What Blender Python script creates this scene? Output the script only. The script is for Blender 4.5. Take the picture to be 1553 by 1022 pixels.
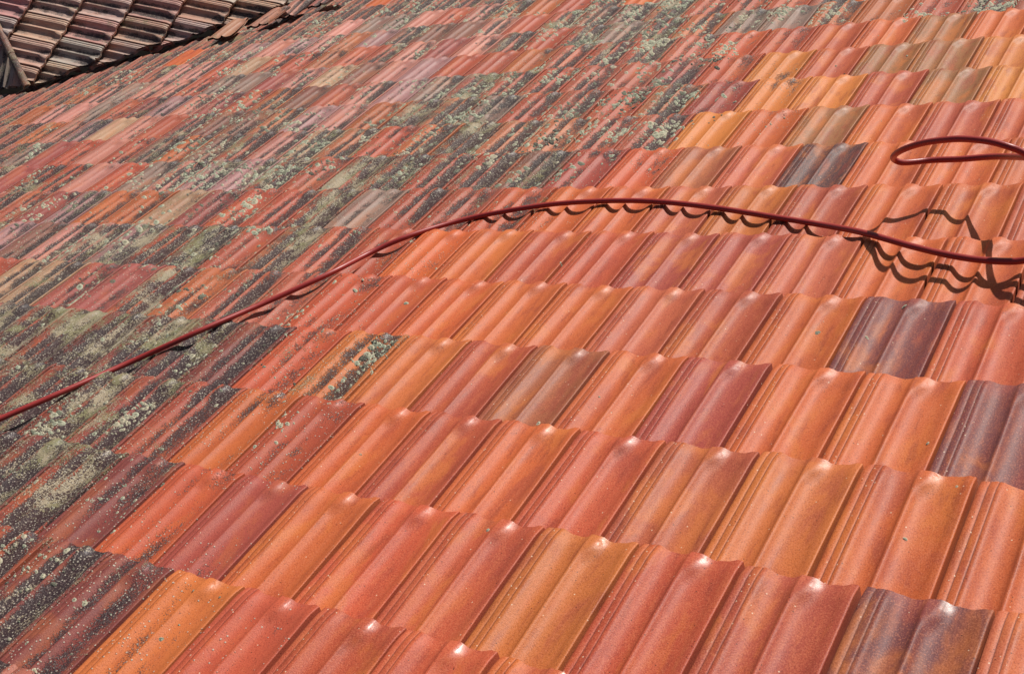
import bpy, bmesh, math, random
import numpy as np
from mathutils import Matrix, Vector, noise

# ---------------------------------------------------------------- clear
for o in list(bpy.data.objects):
    bpy.data.objects.remove(o, do_unlink=True)
scene = bpy.context.scene
col = scene.collection
random.seed(7)
rng = np.random.default_rng(11)

# ---------------------------------------------------------------- frames
W = 0.22                      # cover width of one tile in metres; roof data below is in tile widths
E = 1.58274645                # exposed length of a tile (tile widths)
HS = 0.155                    # height of the step from one course to the next
U0 = -0.0228                  # where the tile joints start along the course
PITCH = math.radians(30.0)
cp, sp = math.cos(PITCH), math.sin(PITCH)
BASE = Vector((0, 0, 6.0))
# roof frame: x along the course, y down the slope (away from the camera), z out of the roof
ROOF = Matrix(((1, 0, 0, BASE.x), (0, cp, sp, BASE.y), (0, -sp, cp, BASE.z), (0, 0, 0, 1)))

# ---------------------------------------------------------------- camera
CAM = Vector((10.0558134, -5.668471, 6.58866549)) * W
R_right = Vector((0.82061767, 0.52147216, -0.23378072))
R_down = Vector((0.06293881, -0.48906191, -0.86997538))
R_fwd = Vector((-0.56800118, 0.69920329, -0.43415368))
FPX, IW, IH = 1855.03, 1553.0, 1022.0
cam_data = bpy.data.cameras.new('camera')
cam_data.sensor_fit = 'HORIZONTAL'
cam_data.sensor_width = 36.0
cam_data.lens = FPX / IW * 36.0
cam_data.clip_start = 0.05
cam_data.clip_end = 400.0
cam = bpy.data.objects.new('camera', cam_data)
col.objects.link(cam)
rx, ry, rz = R_right, -R_down, -R_fwd
cam.matrix_world = ROOF @ Matrix(((rx.x, ry.x, rz.x, CAM.x), (rx.y, ry.y, rz.y, CAM.y),
                                  (rx.z, ry.z, rz.z, CAM.z), (0, 0, 0, 1)))
scene.camera = cam

# ---------------------------------------------------------------- sky, sun, exposure
SUN_ROOF = Vector((0.25, 0.57, 0.785)).normalized()      # towards the sun, in the roof frame
SUN = (ROOF.to_3x3() @ SUN_ROOF).normalized()
elev = math.asin(SUN.z)
azim = math.atan2(SUN.x, SUN.y)
world = bpy.data.worlds.new('World')
scene.world = world
world.use_nodes = True
wn = world.node_tree.nodes
wl = world.node_tree.links
wn.clear()
wo = wn.new('ShaderNodeOutputWorld')
bg = wn.new('ShaderNodeBackground')
sky = wn.new('ShaderNodeTexSky')
sky.sky_type = 'NISHITA'
sky.sun_disc = False
sky.sun_elevation = elev
sky.sun_rotation = azim
bg.inputs['Strength'].default_value = 0.055
wl.new(sky.outputs[0], bg.inputs[0])
wl.new(bg.outputs[0], wo.inputs[0])
sd = bpy.data.lights.new('sun', 'SUN')
sd.energy = 5.0
sd.angle = math.radians(0.53)
sd.color = (1.0, 0.95, 0.88)
sun = bpy.data.objects.new('sun', sd)
col.objects.link(sun)
sun.rotation_euler = (-SUN).to_track_quat('-Z', 'Y').to_euler()
sun.location = BASE + SUN * 30
scene.view_settings.view_transform = 'Standard'
scene.view_settings.look = 'None'
scene.view_settings.exposure = -0.1
scene.view_settings.gamma = 1.0
scene.render.resolution_x = 1024
scene.render.resolution_y = 673


# ---------------------------------------------------------------- node helpers
class NT:
    def __init__(s, name):
        s.m = bpy.data.materials.new(name)
        s.m.use_nodes = True
        s.t = s.m.node_tree
        s.t.nodes.clear()
        s.out = s.t.nodes.new('ShaderNodeOutputMaterial')
        s.b = s.t.nodes.new('ShaderNodeBsdfPrincipled')
        s.t.links.new(s.b.outputs[0], s.out.inputs[0])

    def n(s, kind):
        return s.t.nodes.new('ShaderNode' + kind)

    def put(s, sock, v):
        if isinstance(v, bpy.types.NodeSocket):
            s.t.links.new(v, sock)
        elif isinstance(v, (tuple, list)) and len(v) == 3 and sock.type == 'RGBA':
            sock.default_value = (*v, 1)
        else:
            sock.default_value = v

    def math(s, op, a, b=0.0, c=0.0, clamp=False):
        x = s.n('Math')
        x.operation = op
        x.use_clamp = clamp
        s.put(x.inputs[0], a)
        s.put(x.inputs[1], b)
        s.put(x.inputs[2], c)
        return x.outputs[0]

    def vmath(s, op, a, b=(0, 0, 0)):
        x = s.n('VectorMath')
        x.operation = op
        s.put(x.inputs[0], a)
        s.put(x.inputs[1], b)
        return x.outputs[0]

    def mix(s, f, a, b, mode='MIX'):
        x = s.n('Mix')
        x.data_type = 'RGBA'
        x.blend_type = mode
        s.put(x.inputs[0], f)
        s.put(x.inputs[6], a)
        s.put(x.inputs[7], b)
        return x.outputs[2]

    def noise(s, vec, scale, detail=2.0, rough=0.5, dist=0.0):
        x = s.n('TexNoise')
        s.put(x.inputs['Vector'], vec)
        x.inputs['Scale'].default_value = scale
        x.inputs['Detail'].default_value = detail
        x.inputs['Roughness'].default_value = rough
        x.inputs['Distortion'].default_value = dist
        return x.outputs['Fac']

    def voro(s, vec, scale, rand=1.0, out='Distance'):
        x = s.n('TexVoronoi')
        s.put(x.inputs['Vector'], vec)
        x.inputs['Scale'].default_value = scale
        x.inputs['Randomness'].default_value = rand
        return x.outputs[out]

    def ramp(s, v, lo, hi):
        x = s.n('MapRange')
        x.interpolation_type = 'SMOOTHSTEP'
        s.put(x.inputs[0], v)
        s.put(x.inputs[1], lo)
        s.put(x.inputs[2], hi)
        return x.outputs[0]

    def attr(s, name):
        x = s.n('Attribute')
        x.attribute_name = name
        return x.outputs['Fac']

    def bump(s, h, strength, dist, prev=None):
        x = s.n('Bump')
        x.inputs['Strength'].default_value = strength
        x.inputs['Distance'].default_value = dist
        s.put(x.inputs['Height'], h)
        if prev is not None:
            s.put(x.inputs['Normal'], prev)
        return x.outputs[0]


def terracotta(name, old):
    """Fired clay: the object's colour is the clay, its alpha how far algae and lichen have overgrown it."""
    k = NT(name)
    oi = k.n('ObjectInfo')
    tint, grown, rnd = oi.outputs['Color'], oi.outputs['Alpha'], oi.outputs['Random']
    tc = k.n('TexCoord').outputs['Object']
    cx = k.n('CombineXYZ')
    k.put(cx.inputs[0], k.math('MULTIPLY', rnd, 37.0))
    k.put(cx.inputs[1], k.math('MULTIPLY', rnd, 91.0))
    k.put(cx.inputs[2], k.math('MULTIPLY', rnd, 53.0))
    P = k.vmath('ADD', tc, cx.outputs[0])
    Pl = k.vmath('ADD', k.vmath('MULTIPLY', tc, (1.0, 0.20, 1.0)), cx.outputs[0])
    crest = k.attr('crest')
    rib = k.attr('rib')
    flat = k.attr('flat')
    wt = 0.45 if old else 1.0
    # firing: blotches of ochre and of plum, streaked along the tile
    big = k.noise(k.vmath('ADD', k.vmath('MULTIPLY', tc, (1.0, 0.5, 1.0)), cx.outputs[0]), 9.0, 4.0, 0.6, 0.4)
    streak = k.noise(Pl, 38.0, 3.0, 0.6)
    fine = k.noise(P, 330.0, 2.0, 0.7)
    c = k.mix(k.math('MULTIPLY', k.ramp(big, 0.50, 0.66), 0.52 * wt), tint, (0.62, 0.185, 0.040))
    c = k.mix(k.math('MULTIPLY', k.ramp(big, 0.48, 0.34), 0.46 * wt), c, (0.32, 0.055, 0.042))
    c = k.mix(k.math('MULTIPLY', k.ramp(streak, 0.50, 0.72), 0.34 * wt), c, (0.60, 0.165, 0.070))
    c = k.mix(k.math('MULTIPLY', k.ramp(streak, 0.48, 0.28), 0.46 * wt), c, (0.24, 0.045, 0.028))
    c = k.mix(k.math('MULTIPLY', k.ramp(fine, 0.50, 0.66), 0.40 * wt), c, (0.64, 0.22, 0.11))
    c = k.mix(k.math('MULTIPLY', k.ramp(fine, 0.48, 0.32), 0.50), c, (0.17, 0.036, 0.022))
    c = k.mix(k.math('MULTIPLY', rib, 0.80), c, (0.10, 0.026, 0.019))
    # loose pale grit on the flat beside the ribs, and dark pits
    cell = k.n('TexVoronoi')
    k.put(cell.inputs['Vector'], P)
    cell.inputs['Scale'].default_value = 150.0
    dist, cc = cell.outputs['Distance'], k.n('SeparateColor')
    k.put(cc.inputs[0], cell.outputs['Color'])
    pick = k.math('ADD', cc.outputs[0], k.math('MULTIPLY', flat, 0.13))
    grit = k.math('MULTIPLY', k.ramp(dist, 0.30, 0.14), k.math('GREATER_THAN', pick, 0.99))
    c = k.mix(k.math('MULTIPLY', grit, 0.85), c, (0.75, 0.56, 0.40))
    pit = k.math('MULTIPLY', k.ramp(dist, 0.26, 0.14), k.math('LESS_THAN', cc.outputs[0], 0.035))
    c = k.mix(k.math('MULTIPLY', pit, 0.85), c, (0.07, 0.022, 0.015))
    worn = k.math('MULTIPLY', k.attr('worn'), k.math('MULTIPLY', k.ramp(k.noise(P, 45.0, 3.0, 0.7), 0.28, 0.48), k.ramp(k.math('FRACT', k.math('MULTIPLY', rnd, 7.31)), -0.15, 0.15)))
    ro = k.math('SUBTRACT', k.math('ADD', 0.42, k.math('MULTIPLY', streak, 0.18)), k.math('MULTIPLY', worn, 0.19))
    h = k.math('MULTIPLY', fine, k.math('SUBTRACT', 0.35, k.math('MULTIPLY', worn, 0.32)))
    if old:
        wp = k.n('NewGeometry').outputs['Position']
        g0 = k.noise(wp, 4.2, 6.0, 0.72, 0.5)                    # stains run on from tile to tile
        g1 = k.noise(Pl, 13.0, 4.0, 0.7)
        g2 = k.noise(k.vmath('ADD', P, (3.1, 8.2, 0)), 190.0, 2.0, 0.8)
        g3 = k.noise(k.vmath('ADD', wp, (5.0, 2.0, 9.0)), 5.5, 6.0, 0.74, 0.6)
        # black algae crust, granular, thickest in the pans
        a = k.math('ADD', k.math('MULTIPLY_ADD', g0, 0.62, k.math('MULTIPLY', g1, 0.38)), k.math('MULTIPLY', k.math('SUBTRACT', crest, 0.5), 0.22))
        a = k.math('ADD', a, k.math('MULTIPLY', k.math('SUBTRACT', grown, 0.5), 0.34))
        a = k.math('ADD', a, k.math('MULTIPLY', k.math('SUBTRACT', g2, 0.5), 0.40))
        algae = k.ramp(a, 0.54, 0.63)
        c = k.mix(k.math('MULTIPLY', algae, 0.93), c, k.mix(k.ramp(g2, 0.52, 0.74), (0.026, 0.020, 0.024), (0.30, 0.24, 0.22)))
        # buff and grey green crust in streaks
        b_ = k.math('ADD', k.math('MULTIPLY_ADD', g3, 0.7, k.math('MULTIPLY', g1, 0.3)), k.math('MULTIPLY', k.math('SUBTRACT', grown, 0.5), 0.16))
        b_ = k.math('ADD', b_, k.math('MULTIPLY', k.math('SUBTRACT', g2, 0.5), 0.42))
        green = k.ramp(b_, 0.58, 0.66)
        c = k.mix(k.math('MULTIPLY', green, 0.80), c, k.mix(k.ramp(big, 0.4, 0.6), (0.25, 0.235, 0.115), (0.45, 0.37, 0.25)))
        # crumbs of pale crust
        pd = k.math('MULTIPLY', k.ramp(dist, 0.42, 0.22), k.math('GREATER_THAN', k.math('ADD', k.math('MULTIPLY_ADD', g0, 1.2, cc.outputs[1]), k.math('MULTIPLY', grown, 0.42)), 1.56))
        c = k.mix(k.math('MULTIPLY', pd, 0.80), c, (0.50, 0.45, 0.37))
        mask = k.math('MAXIMUM', algae, green)
        ro = k.math('ADD', ro, k.math('MULTIPLY', mask, 0.06))
        h = k.math('ADD', h, k.math('MULTIPLY', mask, k.math('ADD', g2, 0.3)))
        h = k.math('ADD', h, k.math('MULTIPLY', pd, 0.8))
    k.put(k.b.inputs['Base Color'], c)
    k.put(k.b.inputs['Roughness'], ro)
    k.put(k.b.inputs['Specular IOR Level'], k.math('ADD', 0.26, k.math('MULTIPLY', worn, 0.9)))
    k.put(k.b.inputs['Normal'], k.bump(h, 0.75, 0.0022))
    return k.m


def lichen_mat():
    k = NT('lichen_crust')
    tint = k.attr('tint')
    rim = k.attr('rim')
    tc = k.n('TexCoord').outputs['Object']
    nz = k.noise(tc, 260.0, 4.0, 0.7)
    pale = k.mix(k.ramp(tint, 0.0, 0.55), (0.54, 0.48, 0.35), (0.43, 0.46, 0.34))
    pale = k.mix(k.ramp(tint, 0.6, 0.72), pale, (0.155, 0.16, 0.12))
    pale = k.mix(k.ramp(tint, 0.84, 0.9), pale, (0.055, 0.050, 0.045))
    c = k.mix(k.math('MULTIPLY', k.ramp(rim, 0.62, 0.1), 0.85), pale, (0.12, 0.125, 0.085))
    c = k.mix(k.math('MULTIPLY', k.ramp(nz, 0.5, 0.68), 0.45), c, (0.56, 0.52, 0.40))
    c = k.mix(k.math('MULTIPLY', k.ramp(nz, 0.48, 0.30), 0.6), c, (0.07, 0.065, 0.05))
    k.put(k.b.inputs['Base Color'], c)
    k.b.inputs['Roughness'].default_value = 0.9
    k.b.inputs['Specular IOR Level'].default_value = 0.25
    k.put(k.b.inputs['Normal'], k.bump(nz, 0.9, 0.003))
    return k.m


def hose_mat():
    k = NT('red_rubber')
    tc = k.n('TexCoord').outputs['Object']
    nz = k.noise(tc, 14.0, 4.0, 0.6)
    f = k.noise(tc, 300.0, 3.0, 0.6)
    c = k.mix(nz, (0.27, 0.020, 0.020), (0.40, 0.042, 0.036))
    c = k.mix(k.math('MULTIPLY', k.ramp(f, 0.55, 0.75), 0.35), c, (0.34, 0.10, 0.08))
    k.put(k.b.inputs['Base Color'], c)
    k.put(k.b.inputs['Roughness'], k.math('ADD', 0.30, k.math('MULTIPLY', nz, 0.2)))
    k.put(k.b.inputs['Normal'], k.bump(f, 0.25, 0.001))
    return k.m


def plain(name, a, b_, scale, rough=0.9):
    k = NT(name)
    tc = k.n('TexCoord').outputs['Object']
    k.put(k.b.inputs['Base Color'], k.mix(k.noise(tc, scale, 5.0, 0.6), a, b_))
    k.b.inputs['Roughness'].default_value = rough
    return k.m


CLAY = terracotta('clean_terracotta', False)
OLD = terracotta('overgrown_terracotta', True)
LICHEN = lichen_mat()
HOSE = hose_mat()
DECK = plain('old_decking', (0.05, 0.035, 0.025), (0.12, 0.08, 0.055), 12.0)
SOIL = plain('garden_soil', (0.09, 0.07, 0.05), (0.16, 0.13, 0.08), 1.5)
PLASTER = plain('lime_plaster', (0.50, 0.46, 0.40), (0.62, 0.58, 0.50), 3.0)
MORTAR = plain('valley_mortar', (0.30, 0.26, 0.21), (0.45, 0.40, 0.33), 30.0)

# ---------------------------------------------------------------- tile shape (in tile widths)
PROF = [(0.000, 0.026), (0.006, 0.0375), (0.030, 0.0435), (0.078, 0.0455), (0.086, 0.0405), (0.094, 0.0460),
        (0.140, 0.0475), (0.150, 0.0475), (0.158, 0.0425), (0.166, 0.0475), (0.190, 0.0470), (0.205, 0.0435),
        (0.225, 0.0345), (0.250, 0.0225), (0.280, 0.0110), (0.315, 0.0030), (0.350, 0.0000), (0.385, 0.0015),
        (0.415, 0.0055), (0.440, 0.0125), (0.460, 0.0225), (0.476, 0.0345), (0.489, 0.0450), (0.500, 0.0475),
        (0.514, 0.0445), (0.530, 0.0350), (0.550, 0.0240), (0.580, 0.0125), (0.620, 0.0040), (0.670, 0.0000),
        (0.720, 0.0000), (0.765, 0.0025), (0.805, 0.0070), (0.840, 0.0140), (0.870, 0.0230), (0.895, 0.0325), (0.918, 0.0390),
        (0.934, 0.0410), (0.940, 0.0430), (0.952, 0.0440), (0.966, 0.0430), (0.970, 0.0370), (0.973, -0.060), (1.000, -0.074), (1.030, -0.074)]
PU = np.array([p[0] for p in PROF])
PZ = np.array([p[1] * (1.48 if p[1] > 0 else 1.0) for p in PROF])
THICK = 0.055
NOSE0 = E - 0.19
LOZ0 = E - 0.32


def shape(u, y):
    """Tile surface without the course step: two pans, a rib between them that widens to a lozenge at the nose."""
    t = min(1.0, max(0.0, (y - LOZ0) / (E - LOZ0)))
    w = 0.085 * min(1.0, t / 0.5)
    z = float(np.interp(u, PU, PZ))
    if t > 0 and 0.502 < u < 0.90:
        x_ = max(0.0, u - 0.505 - w)
        z = max(z, 0.0703 - 0.72 * x_ - 0.5 * x_ * x_)
    if t > 0 and 0.2 < u < 0.93:
        z += 0.026 * t * t * max(0.0, 1 - z / 0.0703)       # the pans run out towards the nose
    n = min(1.0, max(0.0, (y - NOSE0) / (E - NOSE0)))
    z -= 0.034 * (n * n if n < 0.6 else 0.36 + 1.2 * (n - 0.6))
    return z


def surf(x, y):
    """Height of the main roof's tile surface over its reference plane, tile widths."""
    r = math.floor(y / E) + 1
    yl = y - (r - 1) * E
    ul = (x - U0 - (0.5 if r % 2 == 0 else 0.0)) % 1.0
    return shape(ul, yl) - HS * (1 - yl / E)


def tile_mesh(name, seed, coarse=False, chip=0.0, mat=None):
    """One interlocking clay tile: two rolls, a ribbed flat, a side lip and channel, a drooping nose."""
    r_ = random.Random(seed)
    if coarse:
        sel = [0, 1, 10, 12, 14, 16, 18, 20, 23, 25, 27, 29, 31, 33, 36, 39, 42, 44]
        us, zs = PU[sel], PZ[sel]
        ys = [-0.28, E * 0.55, NOSE0, E - 0.07, E]
    else:
        us, zs = PU, PZ
        ys = [-0.28, 0.0, 0.35, 0.7, 1.0, 1.2, LOZ0, E - 0.24, NOSE0, E - 0.125, E - 0.09, E - 0.06, E - 0.035, E - 0.014, E]
    ph = [r_.uniform(0, 6.28) for _ in range(6)]
    amp = 0.0035
    nu, ny = len(us), len(ys)
    V, F = [], []
    cr, rb, fl, ns_ = [], [], [], []

    def wob(u, y):
        return amp * (math.sin(3.1 * y + ph[0] + 2 * u) + 0.6 * math.sin(9 * u + ph[1] + y))

    def yend(u):
        return 0.006 * math.sin(17 * u + ph[2]) + 0.004 * math.sin(43 * u + ph[3]) \
            - chip * max(0.0, 1 - abs(u - (0.35 + 0.4 * math.sin(ph[4]))) / 0.07)

    def add(u, z, y, low=0.0, tail=0.0):
        yy = y + (yend(u) if y > E - 0.16 else 0.0) * max(0, (y - (E - 0.16)) / 0.16)
        zz = shape(u, y) - HS * (1 - y / E) + wob(u, y) - low
        V.append((u * W, yy * W, zz * W))
        cr.append(min(1.0, max(0.0, 1.15 - z / 0.059)) if 0.19 < u < 0.92 else 0.0)
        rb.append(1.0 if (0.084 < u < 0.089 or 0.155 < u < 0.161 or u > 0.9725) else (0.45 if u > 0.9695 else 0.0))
        fl.append(max(0.0, 1 - abs(u - 0.12) / 0.12))
        # the arris of the lozenge, polished by weather
        gx = -(shape(u + .004, y) - shape(u - .004, y)) / .008
        gy = -(shape(u, y) - shape(u, y - .01)) / .01 - HS / E
        ns_.append(min(1.0, max(0.0, (gx - 0.28) / 0.2)) * min(1.0, max(0.0, (gy + 0.04) / 0.08)) if 0.5 < u < 0.9 else 0.0)
        return len(V) - 1

    top = [[add(us[i], zs[i], ys[j]) for i in range(nu)] for j in range(ny)]
    for j in range(ny - 1):
        for i in range(nu - 1):
            F.append((top[j][i], top[j][i + 1], top[j + 1][i + 1], top[j + 1][i]))
    nsmooth = len(F)
    # rounded arris, end face, side faces and underside
    e0 = [add(us[i], zs[i], E) for i in range(nu)]
    e1 = [add(us[i], zs[i], E, THICK * (0.35 if us[i] > 0.972 else 1.0)) for i in range(nu)]
    for i in range(nu - 1):
        F.append((e0[i], e0[i + 1], e1[i + 1], e1[i]))
    b0 = [add(us[i], zs[i], ys[0], THICK * (0.35 if us[i] > 0.972 else 1.0)) for i in range(nu)]
    b1 = [add(us[i], zs[i], E, THICK * (0.35 if us[i] > 0.972 else 1.0)) for i in range(nu)]
    for i in range(nu - 1):
        F.append((b0[i + 1], b0[i], b1[i], b1[i + 1]))
    t0 = [add(us[i], zs[i], ys[0]) for i in range(nu)]
    for i in range(nu - 1):
        F.append((t0[i + 1], t0[i], b0[i], b0[i + 1]))
    for i in (0, nu - 1):
        s0 = [add(us[i], zs[i], y) for y in ys]
        s1 = [add(us[i], zs[i], y, THICK * (0.35 if us[i] > 0.972 else 1.0)) for y in ys]
        for j in range(ny - 1):
            q = (s0[j], s0[j + 1], s1[j + 1], s1[j])
            F.append(q if i == 0 else q[::-1])
    m = bpy.data.meshes.new(name)
    m.from_pydata(V, [], F)
    for nm, dat in (('crest', cr), ('rib', rb), ('flat', fl), ('worn', ns_)):
        a = m.attributes.new(nm, 'FLOAT', 'POINT')
        a.data.foreach_set('value', dat)
    sm = [f < nsmooth for f in range(len(F))]
    m.polygons.foreach_set('use_smooth', sm)
    m.materials.append(mat)
    m.update()
    return m


TILES = [tile_mesh('roof_tile', s, chip={2: 0.025, 4: 0.06}.get(s, 0.0), mat=CLAY) for s in range(6)]
OLDTILES = [tile_mesh('old_roof_tile', s, chip={2: 0.025, 4: 0.06}.get(s, 0.0), mat=OLD) for s in range(6)]
COARSE = tile_mesh('roof_tile_coarse', 3, coarse=True, mat=OLD)

# clay colours (linear): the clean tiles as they were fired
PAL = {'o': (0.53, 0.116, 0.037), 'y': (0.55, 0.150, 0.042), 'r': (0.47, 0.088, 0.041), 'k': (0.47, 0.108, 0.055),
       'n': (0.41, 0.080, 0.044), 'm': (0.345, 0.068, 0.050), 'p': (0.160, 0.050, 0.056), 's': (0.075, 0.046, 0.052),
       'b': (0.35, 0.110, 0.054), 'Y': (0.60, 0.200, 0.048), 'B': (0.29, 0.135, 0.060)}
# unscrubbed clay: bleached pink, lavender, buff, orange, red, brown, grey
WEATHERED = [(0.56, 0.24, 0.20), (0.54, 0.22, 0.17), (0.42, 0.23, 0.23), (0.47, 0.30, 0.19), (0.47, 0.135, 0.055), (0.47, 0.165, 0.085),
             (0.42, 0.088, 0.052), (0.44, 0.105, 0.065), (0.46, 0.12, 0.075), (0.23, 0.115, 0.09), (0.28, 0.20, 0.165), (0.34, 0.09, 0.08)]
KNOWN = {0: {0: 'y', 1: 'r', 2: 'r', 3: 'r', 4: 'o', 5: 'r'},
         1: {-2: 'r', -1: 'r', 0: 'm', 1: 'o', 2: 'r', 3: 'r', 4: 'y', 5: 'r', 6: 'n', 7: 'p', 8: 'k'},
         2: {-3: 'r', -2: 'o', -1: 'n', 0: 'o', 1: 'r', 2: 'o', 3: 'r', 4: 'k', 5: 'y', 6: 'o', 7: 'o'},
         3: {-3: 'r', -2: 'r', -1: 'y', 0: 'y', 1: 'r', 2: 'b', 3: 'o', 4: 'm', 5: 'o', 6: 'o', 7: 'p'},
         4: {-4: 'r', -3: 'r', -2: 'r', -1: 'o', 0: 'o', 1: 'o', 2: 'k', 3: 'n', 4: 'o', 5: 'p', 6: 'r'},
         5: {-3: 'n', -2: 'o', -1: 'o', 0: 'r', 1: 'r', 2: 'm', 3: 'm', 4: 'k', 5: 'o', 6: 'o'},
         6: {-2: 'r', -1: 'o', 0: 'o', 1: 'k', 2: 'y', 3: 'n', 4: 'o', 5: 'o'},
         7: {-2: 'r', -1: 'm', 0: 'r', 1: 'b', 2: 'k', 3: 's', 4: 'o', 5: 'o', 6: 'o'},
         8: {-1: 'r', 0: 'Y', 1: 'o', 2: 'B', 3: 'o', 4: 'n', 5: 'r'},
         9: {-1: 'r', 0: 'm', 1: 'Y', 2: 'Y', 3: 'n', 4: 'B', 5: 'Y'},
         10: {-1: 'r', 0: 'Y', 1: 'r', 2: 'B', 3: 'B', 4: 'Y'},
         11: {-1: 'r', 0: 'n', 1: 'r', 2: 'o', 3: 'B', 4: 'o'}}
# first clean tile of each course; the courses beyond have never been scrubbed
CLEAN = {-2: 1, -1: 1, 0: 0, 1: -1, 2: -2, 3: -2, 4: -3, 5: -3, 6: -2, 7: -1, 8: 0, 9: 0, 10: -1, 11: -1}


def overgrown(r, i):
    if (r, i) == (3, -1):
        return 0.60                     # one stained tile the brush missed
    if (r, i) in ((0, 0), (8, 0)):
        return 0.05
    c = CLEAN.get(r)
    rr = random.Random(r * 1009 + i * 7)
    v = rr.random()
    g_ = 0.05 + 0.95 * v if r > 3 else 0.80 + 0.25 * v
    x_, y_ = i + 0.5, (r - 0.5) * E
    g_ += 0.32 * math.exp(-((x_ + 6.5) / 4.5) ** 2 - ((y_ - 9.5) / 4.5) ** 2)      # a damp hollow
    if i < -9:
        g_ *= 0.82                      # drier here
    if c is None:
        return min(1.0, g_)
    d = c - i
    if d <= -2:
        return 0.0
    if d <= 0:
        return 0.12 + 0.34 * v if d == 0 else (0.03 if v < 0.4 else 0.05 + 0.2 * v)
    return min(1.1, g_ if d > 1 else 0.34 + 0.36 * v)


def clay(r, i):
    rr = random.Random(r * 3001 + i * 17 + 5)
    k = KNOWN.get(r, {}).get(i)
    if k is None:
        k = rr.choice('rrrookkknnmmyb')
    c = PAL[k]
    g = overgrown(r, i)
    f = 1 + rr.uniform(-0.10, 0.10)
    c = [min(0.7, v * f * (1 + rr.uniform(-0.05, 0.05))) for v in c]
    if i < CLEAN.get(r, 99):
        k = rr.choice(WEATHERED[:6] + WEATHERED[:4] + WEATHERED[6:] if i < -8 else ([(0.27, 0.062, 0.050), (0.21, 0.055, 0.052), (0.34, 0.075, 0.048)] if r < 4 else WEATHERED[4:] + WEATHERED[6:9]))
        f = 0.92 + rr.uniform(-0.14, 0.14)
        c = [v * f for v in k]
    return (*c, g)


def project(p):
    d = Vector(p) - CAM / W
    z = d.dot(R_fwd)
    return IW / 2 + FPX * d.dot(R_right) / z, IH / 2 + FPX * d.dot(R_down) / z, z


# ---------------------------------------------------------------- the ground and the house under the roof
def tag(o, label, cat, group=None, kind=None):
    if label:
        o['label'] = label
    if cat:
        o['category'] = cat
    if group:
        o['group'] = group
    if kind:
        o['kind'] = kind
    return o


def mesh_obj(name, V, F, mat, parent=None, smooth=False):
    m = bpy.data.meshes.new(name)
    m.from_pydata([tuple(v) for v in V], [], F)
    m.materials.append(mat)
    if smooth:
        m.polygons.foreach_set('use_smooth', [True] * len(F))
    m.update()
    o = bpy.data.objects.new(name, m)
    col.objects.link(o)
    if parent is not None:
        o.parent = parent
    return o


BOXF = [(0, 3, 2, 1), (4, 5, 6, 7), (0, 1, 5, 4), (1, 2, 6, 5), (2, 3, 7, 6), (3, 0, 4, 7)]


def box(name, lo, hi, mat, parent=None):
    V = [(lo[0], lo[1], lo[2]), (hi[0], lo[1], lo[2]), (hi[0], hi[1], lo[2]), (lo[0], hi[1], lo[2]),
         (lo[0], lo[1], hi[2]), (hi[0], lo[1], hi[2]), (hi[0], hi[1], hi[2]), (lo[0], hi[1], hi[2])]
    return mesh_obj(name, V, BOXF, mat, parent)


def empty(name, mat4):
    o = bpy.data.objects.new(name, None)
    o.empty_display_size = 0.2
    col.objects.link(o)
    o.matrix_world = mat4
    return o


g = mesh_obj('ground', [(-150, -150, 0), (150, -150, 0), (150, 150, 0), (-150, 150, 0)], [(0, 1, 2, 3)], SOIL)
tag(g, None, None, kind='structure')

# ---------------------------------------------------------------- main roof
VX, VY = -25.7, 17.9           # foot of the valley where the other wing's hip comes down (tile widths)


def valley(x, y):
    return (x - VX) - (y - VY) * cp


roof = empty('tiled_roof', ROOF)
tag(roof, 'large red clay tile roof, partly scrubbed clean and partly covered in lichen', 'roof')
Y1 = 30.0
x_lo, x_hi, y_lo = -34.0, 14.0, -4.0 * E
box('roof_deck', (x_lo * W, y_lo * W, -0.62 * W), (x_hi * W, Y1 * W, -0.33 * W), DECK, roof)

spots = []
for r in range(-2, 19):
    for i in range(-34, 14):
        u = i + U0 + (0.5 if r % 2 == 0 else 0.0)
        y = (r - 1) * E
        cx_, cy_ = u + 0.5, y + E / 2
        if cx_ < x_lo + .6 or cx_ > x_hi - .6:
            continue
        if valley(cx_, cy_) < -1.0 and cy_ > VY - 1.2:
            continue
        if cy_ > VY - 1.2 and cx_ < VX - 1.0:
            continue
        a, b, z = project((u, y, 0))
        c_, d_, _ = project((u + 1, y, 0))
        e_, f_, _ = project((u + 1, y + E, 0))
        g_, h_, _ = project((u, y + E, 0))
        xs, yy = (a, c_, e_, g_), (b, d_, f_, h_)
        vis = max(xs) > 2 and min(xs) < IW - 2 and max(yy) > 2 and min(yy) < IH - 2 and z > 1
        # area of the part inside the frame, roughly
        ar = 0.5 * abs((e_ - a) * (h_ - d_) - (g_ - c_) * (f_ - b))
        fx = (min(max(xs), IW) - max(min(xs), 0)) / (max(xs) - min(xs))
        fy = (min(max(yy), IH) - max(min(yy), 0)) / (max(yy) - min(yy))
        spots.append((ar * max(fx, 0) * max(fy, 0) if vis else 0.0, r, i, u, y, vis))
spots.sort(key=lambda s: -s[0])
N_SINGLE = 298
single = [s for s in spots[:N_SINGLE] if s[5]]
rest = spots[len(single):]


def jitter(seed):
    q = random.Random(seed)
    return (Matrix.Translation((q.uniform(-.0013, .0013), q.uniform(-.0045, .0045), q.uniform(-.0008, .0008)))
            @ Matrix.Rotation(math.radians(q.uniform(-.5, .5)), 4, 'Z')
            @ Matrix.Rotation(math.radians(q.uniform(-.25, .25)), 4, 'Y'))


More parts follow.
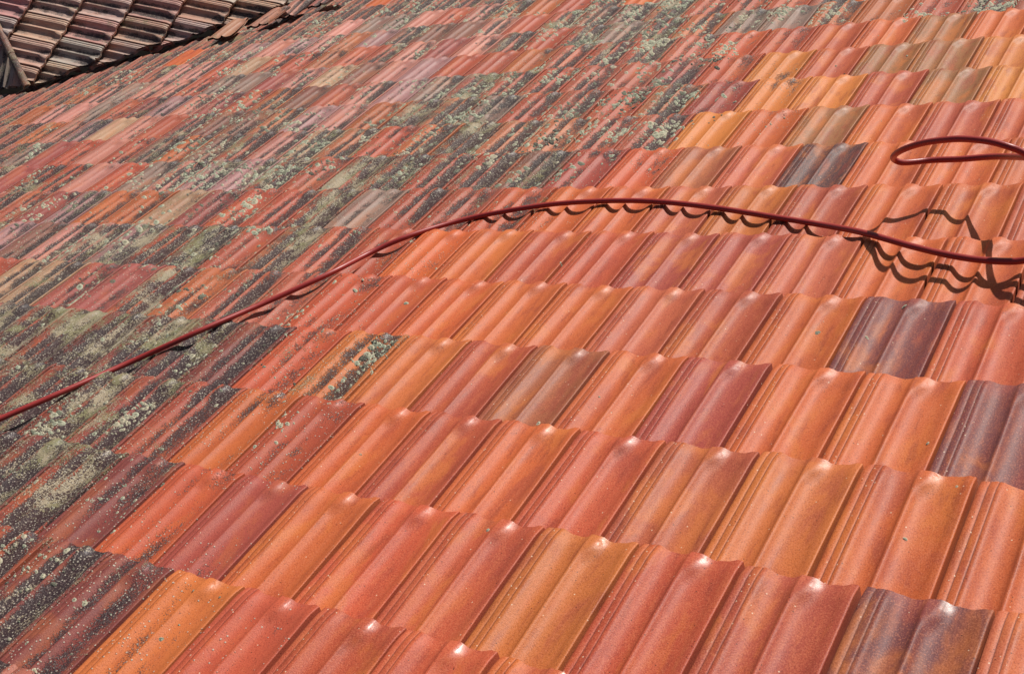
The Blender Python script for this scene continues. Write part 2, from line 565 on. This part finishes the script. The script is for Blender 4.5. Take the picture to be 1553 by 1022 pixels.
for (ar, r, i, u, y, vis) in single:
    q = random.Random(r * 77 + i * 13)
    o = bpy.data.objects.new('roof_tile', (OLDTILES if overgrown(r, i) > 0.02 else TILES)[q.choice((0, 0, 1, 1, 2, 2, 3, 3, 4, 5, 5))])
    col.objects.link(o)
    o.parent = roof
    o.matrix_local = Matrix.Translation((u * W, y * W, 0)) @ jitter(r * 31 + i)
    o.color = clay(r, i)


def joined_tiles(name, places, parent, mats):
    """Many coarse tiles in one mesh, for those beyond the nearest three hundred."""
    src = COARSE
    n = len(src.vertices)
    co = np.empty(n * 3)
    src.vertices.foreach_get('co', co)
    co = co.reshape(-1, 3)
    fs = [tuple(p.vertices) for p in src.polygons]
    cr = np.empty(n)
    src.attributes['crest'].data.foreach_get('value', cr)
    sm = [p.use_smooth for p in src.polygons]
    V, F, S = [], [], []
    for k, (x, y) in enumerate(places):
        V.append(co + np.array([x * W, y * W, 0]))
        F += [tuple(v + k * n for v in f) for f in fs]
        S += sm
    m = bpy.data.meshes.new(name)
    m.from_pydata(np.concatenate(V).tolist(), [], F)
    a = m.attributes.new('crest', 'FLOAT', 'POINT')
    a.data.foreach_set('value', np.tile(cr, len(places)))
    m.polygons.foreach_set('use_smooth', S)
    m.materials.append(mats)
    m.update()
    o = bpy.data.objects.new(name, m)
    col.objects.link(o)
    o.parent = parent
    return o


far = joined_tiles('tile_field', [(s[3], s[4]) for s in rest if overgrown(s[1], s[2]) > 0.1], roof, OLD)
far.color = (0.38, 0.125, 0.09, 0.75)
far['kind'] = 'stuff'
near = joined_tiles('clean_tile_field', [(s[3], s[4]) for s in rest if overgrown(s[1], s[2]) <= 0.1], roof, CLAY)
near.color = (*PAL['o'], 0.0)
near['kind'] = 'stuff'


# ---------------------------------------------------------------- the wing beyond the valley
def sub_tile(mesh, cuts):
    """A tile sawn along planes (point, normal in tile space; the side of the normal goes)."""
    bm = bmesh.new()
    bm.from_mesh(mesh)
    bmesh.ops.remove_doubles(bm, verts=bm.verts, dist=1e-6)
    for p, nrm in cuts:
        res = bmesh.ops.bisect_plane(bm, geom=bm.verts[:] + bm.edges[:] + bm.faces[:], plane_co=p, plane_no=nrm,
                                     clear_outer=True, dist=1e-7)
        ed = [x for x in res['geom_cut'] if isinstance(x, bmesh.types.BMEdge)]
        if ed:
            try:
                bmesh.ops.triangle_fill(bm, use_beauty=True, edges=ed)
            except Exception:
                pass
    # keep the largest piece only
    left, best = set(bm.faces), []
    while left:
        f0 = left.pop()
        grp, st = [f0], [f0]
        while st:
            for e_ in st.pop().edges:
                for f1 in e_.link_faces:
                    if f1 in left:
                        left.remove(f1)
                        grp.append(f1)
                        st.append(f1)
        if len(grp) > len(best):
            best = grp
    keep = set(best)
    bmesh.ops.delete(bm, geom=[f_ for f_ in bm.faces if f_ not in keep], context='FACES')
    if len(bm.faces) < 4:
        bm.free()
        return None
    m = bpy.data.meshes.new('cut_roof_tile')
    bm.to_mesh(m)
    bm.free()
    m.materials.clear()
    m.materials.append(OLD)
    m.update()
    return m


V0 = ROOF @ Vector((VX * W, VY * W, 0))
LIFT = 0.40 * W


def frame(ydir, zdir, origin):
    y_, z_ = Vector(ydir), Vector(zdir)
    x_ = y_.cross(z_)
    return Matrix(((x_.x, y_.x, z_.x, origin.x), (x_.y, y_.y, z_.y, origin.y), (x_.z, y_.z, z_.z, origin.z), (0, 0, 0, 1)))


WING = frame((cp, 0, -sp), (sp, 0, cp), V0) @ Matrix.Translation((0, 0, LIFT))
HIPF = frame((0, -cp, -sp), (0, -sp, cp), V0) @ Matrix.Translation((0, 0, LIFT))
wing = empty('tiled_roof_wing', WING)
tag(wing, 'grey lichened tile roof wing rising beyond the valley gutter', 'roof')


def lay(frm, face, rows, cols, cuts_world, parent, phase):
    """Lay tiles on a slope, keep those inside all the cutting planes, saw those that cross one."""
    out = 0
    inv = parent.matrix_world.inverted()
    for r in rows:
        for i in cols:
            u = i + (0.5 if r % 2 == 0 else 0.0)
            y = (r - 1) * E + phase
            M = frm @ Matrix.Translation((u * W, y * W, 0)) @ jitter(r * 57 + i * 3 + face) @ Matrix.Diagonal((1, 1, 1.5, 1))
            corners = [M @ Vector((a * W, b * W, 0)) for a in (0, 1) for b in (-0.28, E)]
            cuts, gone = [], False
            for (p, nrm) in cuts_world:
                ds = [(c - p).dot(nrm) for c in corners]
                if min(ds) > -0.02:
                    gone = True
                    break
                if max(ds) > 0:
                    Mi = M.inverted()
                    cuts.append((Mi @ p, (Mi.to_3x3() @ nrm).normalized()))
            if gone:
                continue
            q = random.Random(r * 71 + i * 5 + face)
            src = OLDTILES[q.randrange(6)]
            if cuts:
                src = sub_tile(src, cuts)
                if src is None:
                    continue
            o = bpy.data.objects.new('roof_tile', src)
            col.objects.link(o)
            o.parent = parent
            o.matrix_local = inv @ M
            k = q.choice(((0.48, 0.37, 0.31), (0.44, 0.35, 0.30), (0.50, 0.32, 0.26), (0.42, 0.34, 0.30), (0.50, 0.35, 0.25), (0.48, 0.29, 0.24)))
            o.color = (*[min(0.62, c_ * q.uniform(1.0, 1.2)) for c_ in k], q.uniform(0.25, 0.6))
            out += 1
    return out


vn = Vector((1, -1, 0)).normalized()          # across the valley, towards the main roof
hn = Vector((-1, -1, 0)).normalized()         # across the hip
nw = lay(WING, 1, range(-6, 7), range(-12, 2), [(V0 + vn * 0.02, vn), (V0, hn)], wing, 0.10)
nh = lay(HIPF, 2, range(-2, 3), range(-1, 9), [(V0, -hn), (V0 + Vector((0, -0.02, 0)), Vector((0, -1, 0)))], wing, 0.2)


# deck under the wing (both slopes), so that nothing shows through the joints
def slab(name, frm, pts, t0, t1, parent, mat):
    inv = parent.matrix_world.inverted()
    n = len(pts)
    V = [inv @ (frm @ Vector((x * W, y * W, t1 * W))) for x, y in pts] + \
        [inv @ (frm @ Vector((x * W, y * W, t0 * W))) for x, y in pts]
    F = [tuple(range(n)), tuple(range(2 * n - 1, n - 1, -1))]
    F += [(i, i + n, (i + 1) % n + n, (i + 1) % n) for i in range(n)]
    return mesh_obj(name, V, F, mat, parent)


slab('wing_deck', WING, [(-0.6, 0.0), (-13, 13 / cp - .6), (-13, -13 / cp + .6)], -0.55, -0.32, wing, DECK)
slab('wing_deck', HIPF, [(0.4, -0.5), (9, -0.5), (9, -9.6 / cp)], -0.55, -0.32, wing, DECK)

# half round caps along the hip
hip_dir = Vector((-1, 1, 1 * sp / cp)).normalized()
hip_side = Vector((1, 1, 0)).normalized()
hip_up = hip_side.cross(hip_dir)
if hip_up.z < 0:
    hip_up = -hip_up
for k in range(6):
    inv = wing.matrix_world.inverted()
    V, F = [], []
    L_, R0_, R1_ = 1.75 * W, 0.14 * W, 0.12 * W
    start = V0 + Vector((0, 0, LIFT + 0.02)) + hip_dir * (k * 1.45 * W - 0.08)
    ns = 10
    for j, (t, rad) in enumerate(((0, R0_), (1, R1_))):
        for a in range(ns + 1):
            th = math.pi * a / ns
            for sh in (0, 0.055 * W):
                p = start + hip_dir * (t * L_) + hip_side * math.cos(th) * (rad - sh) + hip_up * (math.sin(th) * (rad - sh) - 0.06 * W)
                V.append(inv @ p)
    st = (ns + 1) * 2
    for a in range(ns):
        i0, i1 = a * 2, a * 2 + 2
        F += [(i0, i1, i1 + st, i0 + st), (i0 + 1, i0 + 1 + st, i1 + 1 + st, i1 + 1),
              (i0, i0 + 1, i1 + 1, i1), (i0 + st, i1 + st, i1 + 1 + st, i0 + 1 + st)]
    o = mesh_obj('hip_cap', V, F, OLD, wing)
    o.color = (0.17, 0.11, 0.09, 1.0)

# broken tiles left lying at the edge of the valley
for k, (x, y, z, ang, tilt, cut) in enumerate(((-20.7, 21.1, 0.26, 3, 2, 0.75), (-19.8, 21.9, 0.25, -6, -3, 0.8), (-19.2, 22.6, 0.24, 8, 3, 0.7),
                                              (-18.6, 23.4, 0.23, -3, -3, 0.75))):
    piece = sub_tile(OLDTILES[k % 6], [(Vector((cut * W, 0.9 * W, 0)), Vector((1, 0.25 - 0.2 * k, 0)).normalized()),
                                       (Vector((0, (0.1 + .1 * k) * W, 0)), Vector((0.3, -1, 0)).normalized())])
    o = bpy.data.objects.new('broken_tile', piece)
    col.objects.link(o)
    o.matrix_world = ROOF @ Matrix.Translation((x * W, y * W, z * W)) @ Matrix.Rotation(math.radians(ang), 4, 'Z') @ \
        Matrix.Rotation(math.radians(tilt), 4, 'Y') @ Matrix.Rotation(math.radians(3 + k), 4, 'X')
    o.color = (0.42, 0.22 - .02 * k, 0.14, 0.3 + 0.1 * k)
    tag(o, 'broken piece of clay tile lying at the edge of the valley below the grey wing', 'tile', 'broken tiles by the valley')

# ---------------------------------------------------------------- hose
HR = 0.040


# course of the hose over the roof, in tile widths: along the course, down the slope, height
HOSE_PTS = [Vector(p) for p in (
    (-5.295, 1.029, 0.074), (-4.921, 1.731, 0.077), (-4.515, 2.551, 0.068), (-4.25, 3.513, -0.007), (-3.584, 4.265, 0.105),
    (-3.231, 5.282, 0.042), (-2.631, 6.162, 0.108), (-2.552, 7.01, 0.034), (-2.129, 7.524, 0.089), (-1.676, 8.312, -0.002),
    (-0.853, 8.631, 0.038), (-0.109, 8.823, 0.058), (0.787, 8.895, 0.07), (1.574, 8.871, 0.065), (2.481, 8.715, 0.049),
    (3.348, 8.515, 0.02), (4.159, 8.316, -0.005), (4.941, 7.838, 0.11), (5.615, 7.481, 0.118), (6.209, 7.249, 0.109),
    (6.669, 7.141, 0.118), (7.038, 7.055, 0.189), (7.601, 6.925, 0.44), (7.962, 7.06, 0.7), (7.965, 7.075, 1.026),
    (7.613, 7.331, 1.134), (7.24, 7.581, 1.134), (6.86, 8.066, 0.972), (6.494, 8.714, 0.72), (6.195, 9.021, 0.6),
    (5.82, 9.111, 0.54), (5.45, 9.145, 0.52), (5.247, 9.018, 0.55), (5.13, 8.893, 0.6), (5.066, 8.822, 0.68),
    (5.201, 8.52, 0.864), (5.392, 8.308, 1.015), (5.667, 8.157, 1.145), (5.978, 8.022, 1.231), (6.216, 7.943, 1.264),
    (6.516, 7.841, 1.264), (6.733, 7.777, 1.22), (6.875, 7.806, 1.134), (7.199, 7.747, 0.918), (7.611, 7.615, 0.52),
    (8.075, 7.078, 0.162), (8.567, 6.107, 0.09), (9.041, 5.295, 0.015), (10.64, 3.50, 0.015), (12.24, 1.09, 0.015))]


def tube(name, pts, rad, mat, ns=14, sub=8):
    P = []
    n = len(pts)
    for i in range(n - 1):
        p0, p1, p2, p3 = pts[max(i - 1, 0)], pts[i], pts[i + 1], pts[min(i + 2, n - 1)]
        for k in range(sub):
            t = k / sub
            P.append(0.5 * ((2 * p1) + (p2 - p0) * t + (2 * p0 - 5 * p1 + 4 * p2 - p3) * t * t + (3 * p1 - p0 - 3 * p2 + p3) * t ** 3))
    P.append(pts[-1])
    # smooth once
    for _ in range(4):
        P = [P[0]] + [(P[i - 1] + 2 * P[i] + P[i + 1]) / 4 for i in range(1, len(P) - 1)] + [P[-1]]
    V, F = [], []
    nx = Vector((0, 0, 1))
    for i, p in enumerate(P):
        t = (P[min(i + 1, len(P) - 1)] - P[max(i - 1, 0)]).normalized()
        nx = (nx - t * nx.dot(t)).normalized()
        bx_ = t.cross(nx)
        for a in range(ns):
            th = 2 * math.pi * a / ns
            V.append((p + (nx * math.cos(th) + bx_ * math.sin(th)) * rad) * W)
    for i in range(len(P) - 1):
        for a in range(ns):
            F.append((i * ns + a, i * ns + (a + 1) % ns, (i + 1) * ns + (a + 1) % ns, (i + 1) * ns + a))
    F.append(tuple(range(ns)))
    F.append(tuple(reversed(range((len(P) - 1) * ns, len(P) * ns))))
    return mesh_obj(name, V, F, mat, smooth=True)


hose = tube('hose', HOSE_PTS, HR, HOSE)
hose.matrix_world = ROOF
tag(hose, 'long dark red rubber hose lying across the roof tiles with a raised loop', 'hose')

# ---------------------------------------------------------------- lichen rosettes, crusted on the unscrubbed tiles
LV, LF, LT, LR = [], [], [], []


def rosette(x, y, rad, tint, seed):
    q = random.Random(seed)
    n = 9
    ph = q.uniform(0, 6.28)
    ex = q.uniform(0.85, 1.2)
    base = len(LV)
    hgt = min(0.013, 0.006 + rad * 0.10)
    c = surf(x, y)
    LV.append((x * W, y * W, (c + hgt * 0.35) * W))
    LT.append(tint)
    LR.append(0.0)
    for ring, (fr, hz, rm) in enumerate(((0.62, 1.0, 0.6), (0.98, -0.9, 1.0))):
        for a in range(n):
            th = 2 * math.pi * a / n
            rr = rad * fr * (1 + 0.14 * math.sin(2 * th + ph) + 0.10 * math.sin(3 * th + 2 * ph) + q.uniform(-0.09, 0.09))
            px, py = x + math.cos(th) * rr, y + math.sin(th) * rr * ex
            LV.append((px * W, py * W, (surf(px, py) + hgt * hz * q.uniform(0.75, 1.2)) * W))
            LT.append(tint + q.uniform(-.04, .04))
            LR.append(rm)
    for a in range(n):
        b = (a + 1) % n
        LF.append((base, base + 1 + a, base + 1 + b))
        LF.append((base + 1 + a, base + 1 + n + a, base + 1 + n + b, base + 1 + b))


def tile_at(x, y):
    r = math.floor(y / E) + 1
    return r, math.floor(x - U0 - (0.5 if r % 2 == 0 else 0.0))


q = random.Random(5)


def seen(x, y, m=40):
    a, b, z = project((x, y, 0))
    return z > 1 and -m < a < IW + m and -m < b < IH + m


cnt = 0
tries = 0
while cnt < 900 and tries < 40000:
    tries += 1
    x, y = q.uniform(-28, 9), q.uniform(-2, 28)
    if not seen(x, y) or valley(x, y) < 0.3:
        continue
    r, i = tile_at(x, y)
    gr = overgrown(r, i)
    if gr < 0.35:
        if gr < 0.04 or q.random() > 0.05:
            continue
    # patches gather where the roof stays damp
    d = noise.noise(Vector((x * 0.22, y * 0.16, 3.3)))
    if d + q.uniform(-.35, .35) < -0.02:
        continue
    cnt += 1
    tint0 = q.choice((0.1, 0.25, 0.45, 0.55, 0.66, 0.7, 0.86))
    nn = int(4 + 34 * q.random() ** 2 * max(gr, .3))
    sp_ = q.uniform(0.07, 0.17)
    for _ in range(nn):
        xx, yy = x + q.gauss(0, sp_), y + q.gauss(0, sp_ * 1.9)
        if tile_at(xx, yy)[0] != r or overgrown(*tile_at(xx, yy)) < 0.04:
            continue
        yl = yy - (r - 1) * E
        if yl > E - 0.06 or yl < 0.05:
            continue
        rosette(xx, yy, (0.018 + 0.055 * q.random() ** 2.4) * (0.6 if y < 5 else 1.0), tint0 if q.random() < .7 else q.random() * .75, q.random())
PATCHES = [  # x, y on the roof, spread, tint, rosettes
    (-0.32, 4.39, 0.16, 0.86, 40),
    (-0.29, 4.14, 0.10, 0.30, 14),
    (-0.37, 2.57, 0.10, 0.10, 16),
    (-1.32, 12.15, 0.22, 0.30, 60),
    (-0.81, 11.95, 0.15, 0.40, 30),
    (0.04, 11.94, 0.20, 0.25, 60),
    (-2.74, 17.11, 0.22, 0.30, 60),
    (-2.47, 17.36, 0.20, 0.15, 40),
    (-0.71, 16.42, 0.20, 0.30, 50),
    (-0.59, 15.72, 0.20, 0.80, 40),
    (-6.42, 18.76, 0.30, 0.50, 70),
    (-6.33, 19.24, 0.25, 0.50, 50),
    (-10.06, 10.32, 0.22, 0.35, 60),
    (-9.02, 7.65, 0.40, 0.45, 70),
    (-9.77, 7.04, 0.40, 0.50, 80),
    (-13.22, 8.64, 0.30, 0.20, 50),
    (-2.54, 13.44, 0.25, 0.70, 50),
    (-1.45, 13.83, 0.25, 0.80, 60),
    (-1.71, 13.52, 0.20, 0.70, 50),
    (-5.06, 13.19, 0.30, 0.60, 70),
    (-4.48, 10.17, 0.30, 0.80, 60),
    (-6.71, 10.88, 0.40, 0.85, 80),
    (-7.58, 10.26, 0.40, 0.80, 80),
    (-4.93, 14.50, 0.25, 0.50, 40),
    (-5.14, 12.14, 0.30, 0.66, 60),
    (-0.36, 18.84, 0.25, 0.40, 60),
    (0.80, 18.41, 0.30, 0.35, 70),
    (2.73, 17.74, 0.20, 0.30, 40),
    (4.02, 17.90, 0.20, 0.30, 40),
    (-2.28, 11.75, 0.20, 0.80, 30),
    (-4.63, 2.58, 0.20, 0.10, 30),
    (-2.94, 2.46, 0.20, 0.10, 40),
    (-3.04, 2.21, 0.15, 0.20, 20),
    (-3.18, 3.80, 0.15, 0.30, 20),
    (-4.23, 1.82, 0.20, 0.30, 30),
    (-3.46, 7.84, 0.10, 0.40, 14),
    (-2.58, 5.12, 0.15, 0.20, 20),
    (-5.65, 7.90, 0.20, 0.50, 30),
    (-11.06, 16.52, 0.30, 0.30, 40),
    (-16.53, 17.98, 0.30, 0.15, 40),
    (-21.82, 17.72, 0.40, 0.15, 40),
    (-7.81, 15.54, 0.30, 0.30, 40),
    (-7.02, 6.53, 0.30, 0.60, 40),
]
for (x, y, sp_, ti, n) in PATCHES:
    for _ in range(int(n * 1.5)):
        xx, yy = x + q.gauss(0, sp_ * 0.8), y + q.gauss(0, sp_ * 1.2)
        yl = yy % E
        if yl > E - 0.05 or yl < 0.04:
            continue
        rosette(xx, yy, (0.016 + 0.058 * q.random() ** 2.2) * (0.7 if y < 5 else 1.0), ti + q.choice((-.3, -.15, 0, 0, .1, .25)), q.random())
# small scattered dots everywhere on the old tiles
cnt = 0
while cnt < 5200:
    x, y = q.uniform(-28, 9), q.uniform(-2, 28)
    if not seen(x, y) or valley(x, y) < 0.2:
        cnt += 0.15
        continue
    gr = overgrown(*tile_at(x, y))
    cnt += 1
    if gr < 0.3 and q.random() > 0.03 + gr * .3:
        continue
    yl = y % E
    if yl > E - 0.05 or yl < 0.05:
        continue
    rosette(x, y, 0.012 + 0.03 * q.random() ** 2, q.choice((0.05, 0.2, 0.4, 0.55, 0.68, 0.9)), q.random())
lich = mesh_obj('lichen', LV, LF, LICHEN, smooth=True)
for nm, dat in (('tint', LT), ('rim', LR)):
    a = lich.data.attributes.new(nm, 'FLOAT', 'POINT')
    a.data.foreach_set('value', dat)
lich.matrix_world = ROOF
tag(lich, 'crusty grey green lichen rosettes spread over the old tiles', 'lichen', kind='stuff')
print('tiles single', len(single), 'visible', sum(s[5] for s in spots), 'rest', len(rest), 'wing', nw, nh, 'lichen faces', len(LF))
